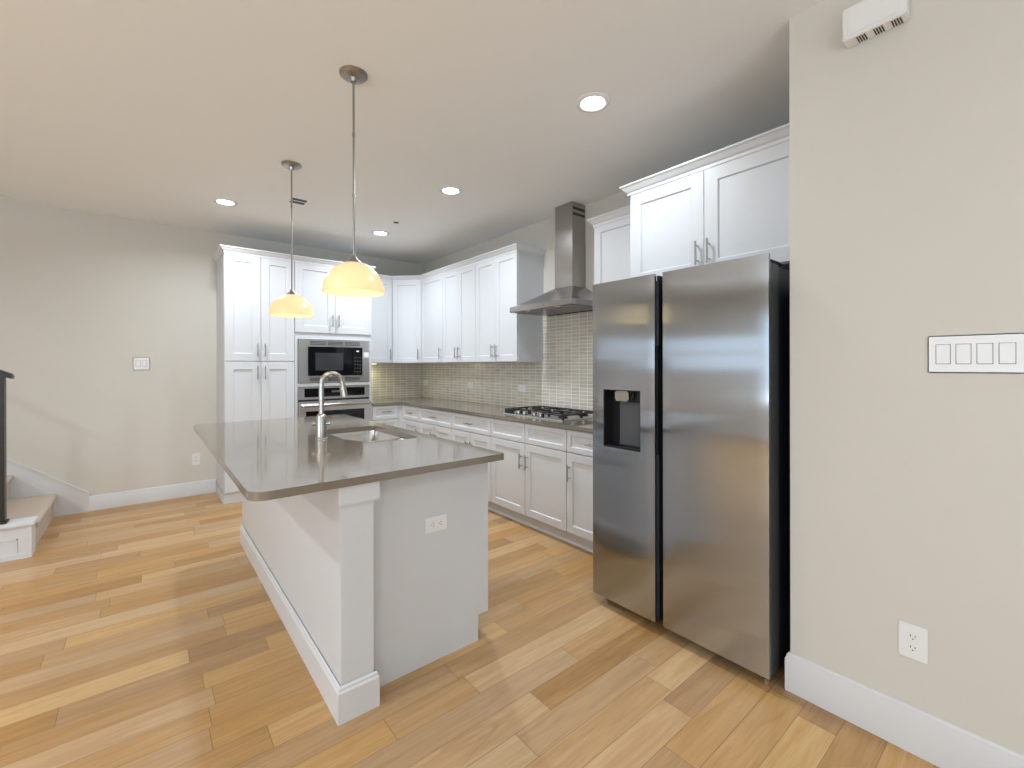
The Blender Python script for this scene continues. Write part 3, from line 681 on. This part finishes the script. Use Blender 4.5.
t.faces.new(rs[0]); t.faces.new(rs[-1]); bmesh.ops.recalc_face_normals(t, faces=t.faces); g.merge(t); g.build('canopy', M['steel'], rh)
g = G(); g.box((cx0, cy0, zc_-.002), (HX1, cy1, 2.44), .0015); g.box((cx0+.003, cy0+.003, 2.44), (HX1, cy1-.003, ZC-.0005), .0015); ch = g.build('chimney', M['steel'], rh, smooth=False)
g = G()
for zz in (2.685, 2.735): g.box((cx0+.012, cy0+.0015, zz), (HX1-.012, cy0+.0035, zz+.022))
g.build('vent_slots', M['dark'], ch, smooth=False)
for k in range(2):
    a = HY0+.05+k*.34; g = G(); g.box((HX0+.06, a, za+.002), (HX1-.05, a+.33, za+.0075), .001)
    for j in range(9): g.box((HX0+.08, a+.03+j*.032, za+.0005), (HX1-.07, a+.042+j*.032, za+.003))
    g.build('grease_filter', M['steel'], rh, smooth=False)
for yy in (2.62, 2.99):
    g = G(); g.lathe([(0, za+.001), (.022, za+.001), (.025, za+.006)], (HX0+.04, yy), 20); g.build('lamp_lens', M['plate'], rh)
for k in range(4):
    g = G(); g.lathe([(0, 0), (.006, 0), (.006, .004), (0, .004)], n=14, mtx=frame((HX0, 2.745+k*.04, 1.867), (0, -1, 0), (-1, 0, 0))); g.build('button', M['chrome'], rh)
# ================================================================== REFRIGERATOR
fr = thing('refrigerator', 'stainless side-by-side refrigerator with ice and water dispenser in the left door', 'refrigerator', (2.45, 1.225, 0))
FZ0, FZ1 = .055, 1.823; DXF = 1.995; DXB = 2.100
g = G(); g.box((2.118, .768, .045), (2.93, 1.695, 1.786), .004); g.build('case', M['dark'], fr, smooth=False)
g = G(); g.box((2.11, .79, .012), (2.13, 1.68, .05)); g.build('kick_grille', M['rubber'], fr, smooth=False)
for yy in (.80, 1.67):
    g = G(); g.lathe([(0, 0), (.016, 0), (.016, .010), (.007, .012), (.007, .05), (0, .05)], (2.055+.02, yy), 16); g.build('foot', M['sink'], fr)
g = G(); g.box((2.1005, .785, .07), (2.1185, 1.685, 1.775)); g.build('door_gasket', M['rubber'], fr, smooth=False)
def fdoor(name, y0, y1, hole=None):
    """curved steel front skin and grey sides; hole = (y0, y1, z0, z1) for the dispenser"""
    t = bmesh.new(); nu = 16
    ys = sorted(set([y0+(y1-y0)*k/nu for k in range(nu+1)]+([hole[0], hole[1]] if hole else [])))
    zs = [FZ0+.0, FZ0+.25, FZ0+.5]+([hole[2], hole[3]] if hole else [.9, 1.2])+[1.45, 1.62, 1.70, 1.745, 1.78, 1.81, FZ1]
    zs = sorted(set(zs)); yc = (y0+y1)/2; hw = (y1-y0)/2
    def fx(y, z):
        s_ = abs((y-yc)/hw); x = DXF-.001+.0008*s_**2
        if s_ > .93: x += .0022*((s_-.93)/.07)**2
        return x+.0000
    V = {(i, j): t.verts.new((fx(y, z), y, z)) for i, y in enumerate(ys) for j, z in enumerate(zs)}
    for i in range(len(ys)-1):
        for j in range(len(zs)-1):
            if hole and ys[i] >= hole[0]-1e-6 and ys[i+1] <= hole[1]+1e-6 and zs[j] >= hole[2]-1e-6 and zs[j+1] <= hole[3]+1e-6: continue
            t.faces.new((V[i, j], V[i, j+1], V[i+1, j+1], V[i+1, j]))
    # narrow steel return
    nI, nJ = len(ys)-1, len(zs)-1
    rim = [(i, 0) for i in range(nI)]+[(nI, j) for j in range(nJ)]+[(i, nJ) for i in range(nI, 0, -1)]+[(0, j) for j in range(nJ, 0, -1)]
    bk = {k: t.verts.new((DXF+.018, V[k].co.y, V[k].co.z)) for k in rim}
    for a, b in zip(rim, rim[1:]+rim[:1]): t.faces.new((V[a], V[b], bk[b], bk[a]))
    if hole:
        hs = [k for k in V if not V[k].is_boundary is False]
    bmesh.ops.recalc_face_normals(t, faces=t.faces)
    g = G(); g.merge(t); d = g.build(name, M['fridge'], fr)
    g = G()
    if hole:
        a0, a1, b0, b1 = hole
        for A, B in (((y0, FZ0), (a0, FZ1)), ((a1, FZ0), (y1, FZ1)), ((a0, FZ0), (a1, b0)), ((a0, b1), (a1, FZ1))):
            g.box((DXF+.0165, A[0]+.0005, A[1]+.0005), (DXB, B[0]-.0005 if B[0] == y1 else B[0], B[1]-(.035 if B[1] == FZ1 else .0005)))
    else: g.box((DXF+.0165, y0+.0005, FZ0+.0005), (DXB, y1-.0005, FZ1-.035))
    g.build('door_edge', M['edge'], d, smooth=False)
    return d
dR = fdoor('door', .759, 1.250)
H = (1.380, 1.622, .905, 1.225)
dL = fdoor('door', 1.296, 1.702, H)
# handle pockets between the doors
for (y_, d) in ((1.2500, dR), (1.2960, dL)):
    s_ = 1 if d is dR else -1
    g = G()
    for z0, z1 in ((FZ0+.01, .90), (1.46, FZ1-.008)): g.box((DXF+.02, min(y_, y_+s_*.012), z0), (DXB, max(y_, y_+s_*.012), z1), .002)
    g.box((DXF+.024, min(y_, y_+s_*.003), .90), (DXB, max(y_, y_+s_*.003), 1.46))
    g.build('recessed_handle', M['dark'], d, smooth=False)
# dispenser
g = G(); a0, a1, b0, b1 = H; xd = DXF+.0015; xb_ = 2.075
g.box((xd, a0, b0), (xb_, a0+.005, b1)); g.box((xd, a1-.005, b0), (xb_, a1, b1)); g.box((xd, a0, b1-.005), (xb_, a1, b1)); g.box((xd, a0, b0), (xb_, a1, b0+.010)); g.box((xb_-.004, a0, b0), (xb_, a1, b1))
dp = g.build('dispenser', M['black'], dL, smooth=False)
g = G(); g.box((xb_-.020, a0+.006, b0+.012), (xb_-.004, a1-.065, b1-.07), .003)
g.box((xb_-.030, a0+.03, b0+.06), (xb_-.018, a1-.10, b1-.085), .003); g.build('paddle', M['paddle'], dL, smooth=False)
g = G(); g.box((xd+.006, a0+.085, b1-.062), (xb_-.01, a0+.175, b1-.006), .008); g.build('spout', M['chrome'], dL)
# hinge covers
for yy in (.80, 1.62):
    g = G(); g.box((2.030, yy-.03, 1.7885), (2.19, yy+.05, 1.814), .010); g.build('hinge_cover', M['rubber'], fr)
# ================================================================== STAIRS
st = thing('staircase', 'beige carpeted stairs rising to the left along the back wall', 'staircase', (-1.6, 5.25, 0))
sx, run, rise = -.630, .268, .210
ysA, ysB = 4.80, YB-.017
for i in range(7):
    x1 = sx-i*run; z1 = (i+1)*rise
    F = frame((0, ysA, 0), (1, 0, 0), (0, -1, 0))
    xb2 = x1-run-.0 if i < 6 else x1-run
    pr = [(x1-.012, z1-rise if i else .001), (x1-.012, z1-.052), (x1+.003, z1-.046), (x1+.012, z1-.034), (x1+.014, z1-.022), (x1+.010, z1-.010), (x1+.001, z1-.002), (x1-.012, z1), (xb2-.014, z1), (xb2-.014, z1-rise if i else .001)]
    g = G(); g.prism(pr, -(ysB-ysA), 0, mtx=F); g.build('step', M['carpet'], st)
cu = thing('stair_curb', 'low white paneled curb at the foot of the stairs carrying the newel post', 'stair curb', (-1.2, 4.72, 0))
pts = lambda top: [(-.622, .0), (-.622, top), (-3.0, top+1.55), (-3.0, .0)]
F = frame((0, 4.655, 0), (1, 0, 0), (0, -1, 0))
g = G(); g.prism([(-2.6, 0), (-.644, 0), (-.644, .228), (-.90, .228), (-2.6, 1.42)], -.135, 0, mtx=F); g.build('body', M['trim'], cu, smooth=False)
g = G(); g.prism([(-.652, 0), (-.630, 0), (-.630, .228), (-.652, .228)], -.135, .012, mtx=F); g.prism([(-.905, .0), (-.653, .0), (-.653, .035), (-.905, .035)], .0005, .012, mtx=F)
g.prism([(-.90, .135), (-.70, .135), (-.70, .142), (-.90, .142)], 0, .006, mtx=F); g.prism([(-.706, .04), (-.70, .04), (-.70, .142), (-.706, .142)], 0, .006, mtx=F); g.build('panel_molding', M['trim'], cu, smooth=False)
g = G(); g.box((-.96, 4.630, .228), (-.612, 4.798, .253), .005); g.build('cap', M['trim'], cu, smooth=False)
npst = thing('newel_post', 'dark square newel post with handrail end standing on the white stair curb', 'newel post', (-.80, 4.72, .253))
g = G(); g.box((-.835, 4.695, .253), (-.768, 4.762, 1.315), .003); g.build('post', M['wood_dark'], npst, smooth=False)
g = G(); g.box((-.848, 4.682, .2535), (-.755, 4.775, .270), .003); g.build('base_plate', M['wood_dark'], npst, smooth=False)
F = frame((0, 4.700, 0), (1, 0, 0), (0, -1, 0))
g = G(); sl = .75
g.prism([(-.732, 1.270), (-.728, 1.286), (-.736, 1.306), (-.81, 1.345), (-2.3, 1.345+1.49*sl), (-2.3, 1.300+1.49*sl), (-.81, 1.300)], -.065, 0, mtx=F); g.build('handrail', M['wood_dark'], npst, smooth=False)
# ================================================================== CEILING LIGHTS, PENDANTS, VENT
def downlight(x, y, label, pw=13.8, col=(.83, .915, 1)):
    t = thing('recessed_light', label, 'ceiling light', (x, y, ZC), 'recessed ceiling lights')
    g = G(); z = ZC-.0005; g.lathe([(.062, z-.004), (.070, z-.010), (.082, z-.010), (.093, z-.004), (.094, z), (.062, z), (.062, z-.004)], (x, y), 40, cap=False); g.build('trim_ring', M['plate'], t)
    g = G(); g.lathe([(0, z-.012), (.040, z-.010), (.0615, z-.004), (.0615, z-.0005), (0, z-.0005)], (x, y), 32); g.build('lens', M['lens'], t)
    b = area_light('recessed_lamp', (x, y, ZC-.016), (0, 0, 0), .11, .11, pw, col); b.data.shape = 'DISK'; b.data.spread = R(158)
downlight(1.90, 1.615, 'lit recessed light in the ceiling nearest the camera, above the refrigerator side', 8)
downlight(1.945, 3.165, 'lit recessed light in the ceiling in front of the range hood')
downlight(1.975, 4.66, 'lit recessed light in the ceiling nearest the kitchen corner')
downlight(.545, 4.63, 'lit recessed light in the ceiling left of both pendants, before the pantry')
downlight(-1.6, 1.9, 'added recessed fill light in the living room ceiling, left of the island and outside the frame', 20)  # unseen fill, added to brighten floor and ceiling
downlight(-1.6, -1.0, 'added recessed fill light in the living room ceiling, left of and behind the camera', 10)  # added fill behind the view
downlight(.6, -1.0, 'added recessed fill light in the ceiling straight behind the camera', 5)  # weak added fill, never in view
downlight(-3.3, 4.0, 'added warm recessed fill light in the living room ceiling near the stairs, outside the frame', 16, (1, .88, .72))  # added to brighten what the fridge top reflects
downlight(-3.3, .9, 'added recessed fill light in the living room ceiling by the tall side window, outside the frame', 44)  # strongest of the added unseen fill lights
RZ = 1.722; RR = .147
def pendant(x, y, label, yoke):
    t = thing('pendant_light', label, 'pendant light', (x, y, ZC), 'glass pendants over the island')
    g = G(); g.lathe([(0, ZC-.0005), (.066, ZC-.0005), (.066, ZC-.008), (.055, ZC-.018), (.020, ZC-.024), (.014, ZC-.042), (0, ZC-.042)], (x, y), 36); g.build('canopy', M['nickel'], t)
    g = G(); g.tube([(x, y, ZC-.04), (x, y, 1.905)], .0055, 12)
    for zz in (2.5, 2.2): g.lathe([(0, zz-.008), (.0075, zz-.008), (.0075, zz+.008), (0, zz+.008)], (x, y), 14)
    g.build('rod', M['nickel'], t)
    g = G(); g.lathe([(0, 1.905), (.009, 1.905), (.014, 1.893), (.034, 1.872), (.036, 1.866), (0, 1.866)], (x, y), 24); g.build('shade_cap', M['nickel'], t)
    if False: pass
    HH = .150
    outp = [(RR*math.cos(R(a)), RZ+HH*math.sin(R(a))) for a in range(0, 84, 6)]+[(.024, RZ+HH*.99)]
    g = G(); g.lathe([(RR-.004, RZ-.003), (RR, RZ-.002)]+outp, (x, y), 48, cap=False); g.build('glass_shade', M['shade'], t)
    g = G(); g.lathe([(RR-.0045, RZ-.002)]+[((RR-.006)*math.cos(R(a)), RZ+(HH-.006)*math.sin(R(a))) for a in range(0, 90, 6)]+[(.002, RZ+HH-.007)], (x, y), 48, cap=False); g.build('inner_shade', M['shade_in'], t)
    g = G(); g.lathe([(0, 1.765), (.018, 1.770), (.030, 1.79), (.028, 1.81), (.014, 1.84), (.014, 1.866), (0, 1.866)], (x, y), 20); g.build('bulb', M['bulbglow'], t)
    bulb('pendant_lamp', (x, y, 1.735), .03, 5.5, (1, .80, .52), 165)
pendant(.798, 2.205, 'nearer and larger-looking amber glass dome pendant over the island', True)
pendant(.812, 3.478, 'farther amber glass dome pendant over the island, in front of the pantry', False)
vt = thing('ceiling_vent', 'small slotted white air vent in the ceiling behind the pendants', 'vent', (1.035, 4.21, ZC))
g = G(); g.box((.965, 4.12, ZC-.006), (1.105, 4.30, ZC-.0005), .002); g.build('frame', M['ceil'], vt, smooth=False)
g = G()
for yy in (4.140, 4.215): g.box((.978, yy, ZC-.0066), (1.095, yy+.055, ZC-.005))
g.build('grille_slots', M['dark'], vt, smooth=False)
# ================================================================== SWITCHES, OUTLETS, CHIME BOX
def switches(name, label, F, u0, u1, v0, v1, cus, rw=.034, rh_=.064):
    c = F @ Vector(((u0+u1)/2, (v0+v1)/2, 0)); t = thing(name, label, 'light switch', c)
    g = G(); g.box((u0, v0, 0), (u1, v1, .006), .003, mtx=F); g.build('cover_plate', M['plate'], t, smooth=False)
    cv = (v0+v1)/2
    for cu_ in cus:
        g = G(); g.box((cu_-rw/2-.0015, cv-rh_/2-.0015, .0055), (cu_+rw/2+.0015, cv+rh_/2+.0015, .0062), mtx=F); gp = g.build('switch_gap', M['paddle'], t, smooth=False)
        g = G(); q = bmesh.new()
        P = [(-rw/2, -rh_/2), (rw/2, -rh_/2), (rw/2, rh_/2), (-rw/2, rh_/2)]
        lo = [q.verts.new((cu_+a, cv+b, .005)) for a, b in P]; hi = [q.verts.new((cu_+a, cv+b, .0075+(.0025 if b > 0 else 0))) for a, b in P]
        q.faces.new(hi); q.faces.new(lo[::-1])
        for i in range(4): q.faces.new((lo[i], lo[(i+1) % 4], hi[(i+1) % 4], hi[i]))
        bmesh.ops.bevel(q, geom=q.edges[:], offset=.001, segments=1, affect='EDGES'); g.merge(q, F); g.build('rocker', M['plate'], t, smooth=False)
    return t
Ff = frame((XR, 0, 0), (0, -1, 0), (-1, 0, 0))
switches('light_switch', 'white plate of four rocker switches on the wall right of the refrigerator', Ff, -.284, -.0625, 1.332, 1.457, [-.2455, -.1970, -.1485, -.1000])
Fw = frame((0, YB, 0), (1, 0, 0), (0, -1, 0))
switches('light_switch', 'white plate of two rocker switches on the beige back wall', Fw, -.094, .032, 1.322, 1.447, [-.055, -.007])
outlet('electrical_outlet', 'white duplex outlet low on the wall right of the refrigerator', Ff, -.3235, .386, w_=.078, h_=.120)
outlet('electrical_outlet', 'white duplex outlet low on the beige back wall beside the pantry', Fw, .412, .378, w_=.070, h_=.125)
cx = thing('door_chime', 'white vented chime box high on the wall above the rocker switches', 'chime box', (XR-.03, .42, 2.56))
g = G(); g.box((2.024, .329, 2.570), (XR-.0005, .512, 2.688), .004); cbd = g.build('housing', M['plate'], cx, smooth=False)
g = G(); g.box((2.021, .345, 2.582), (2.0255, .496, 2.676), .002); g.build('front_cover', M['plate'], cx, smooth=False)
g = G()
for k in range(3):
    for j in range(4): yy = .470-k*.050-j*.0075; g.box((2.034, yy-.0018, 2.5685), (2.076, yy+.0018, 2.5705))
g.build('vent_slots', M['slot'], cx, smooth=False)
sp_ = G(); sp_.lathe([(0, ZC-.008), (.008, ZC-.008), (.012, ZC-.004), (.026, ZC-.003), (.028, ZC-.0005), (0, ZC-.0005)], (1.957, 4.228), 20)
o = sp_.build('fire_sprinkler', M['paddle']); recenter(o); tag(o, 'tiny grey sprinkler head in the ceiling between two recessed lights', 'sprinkler')
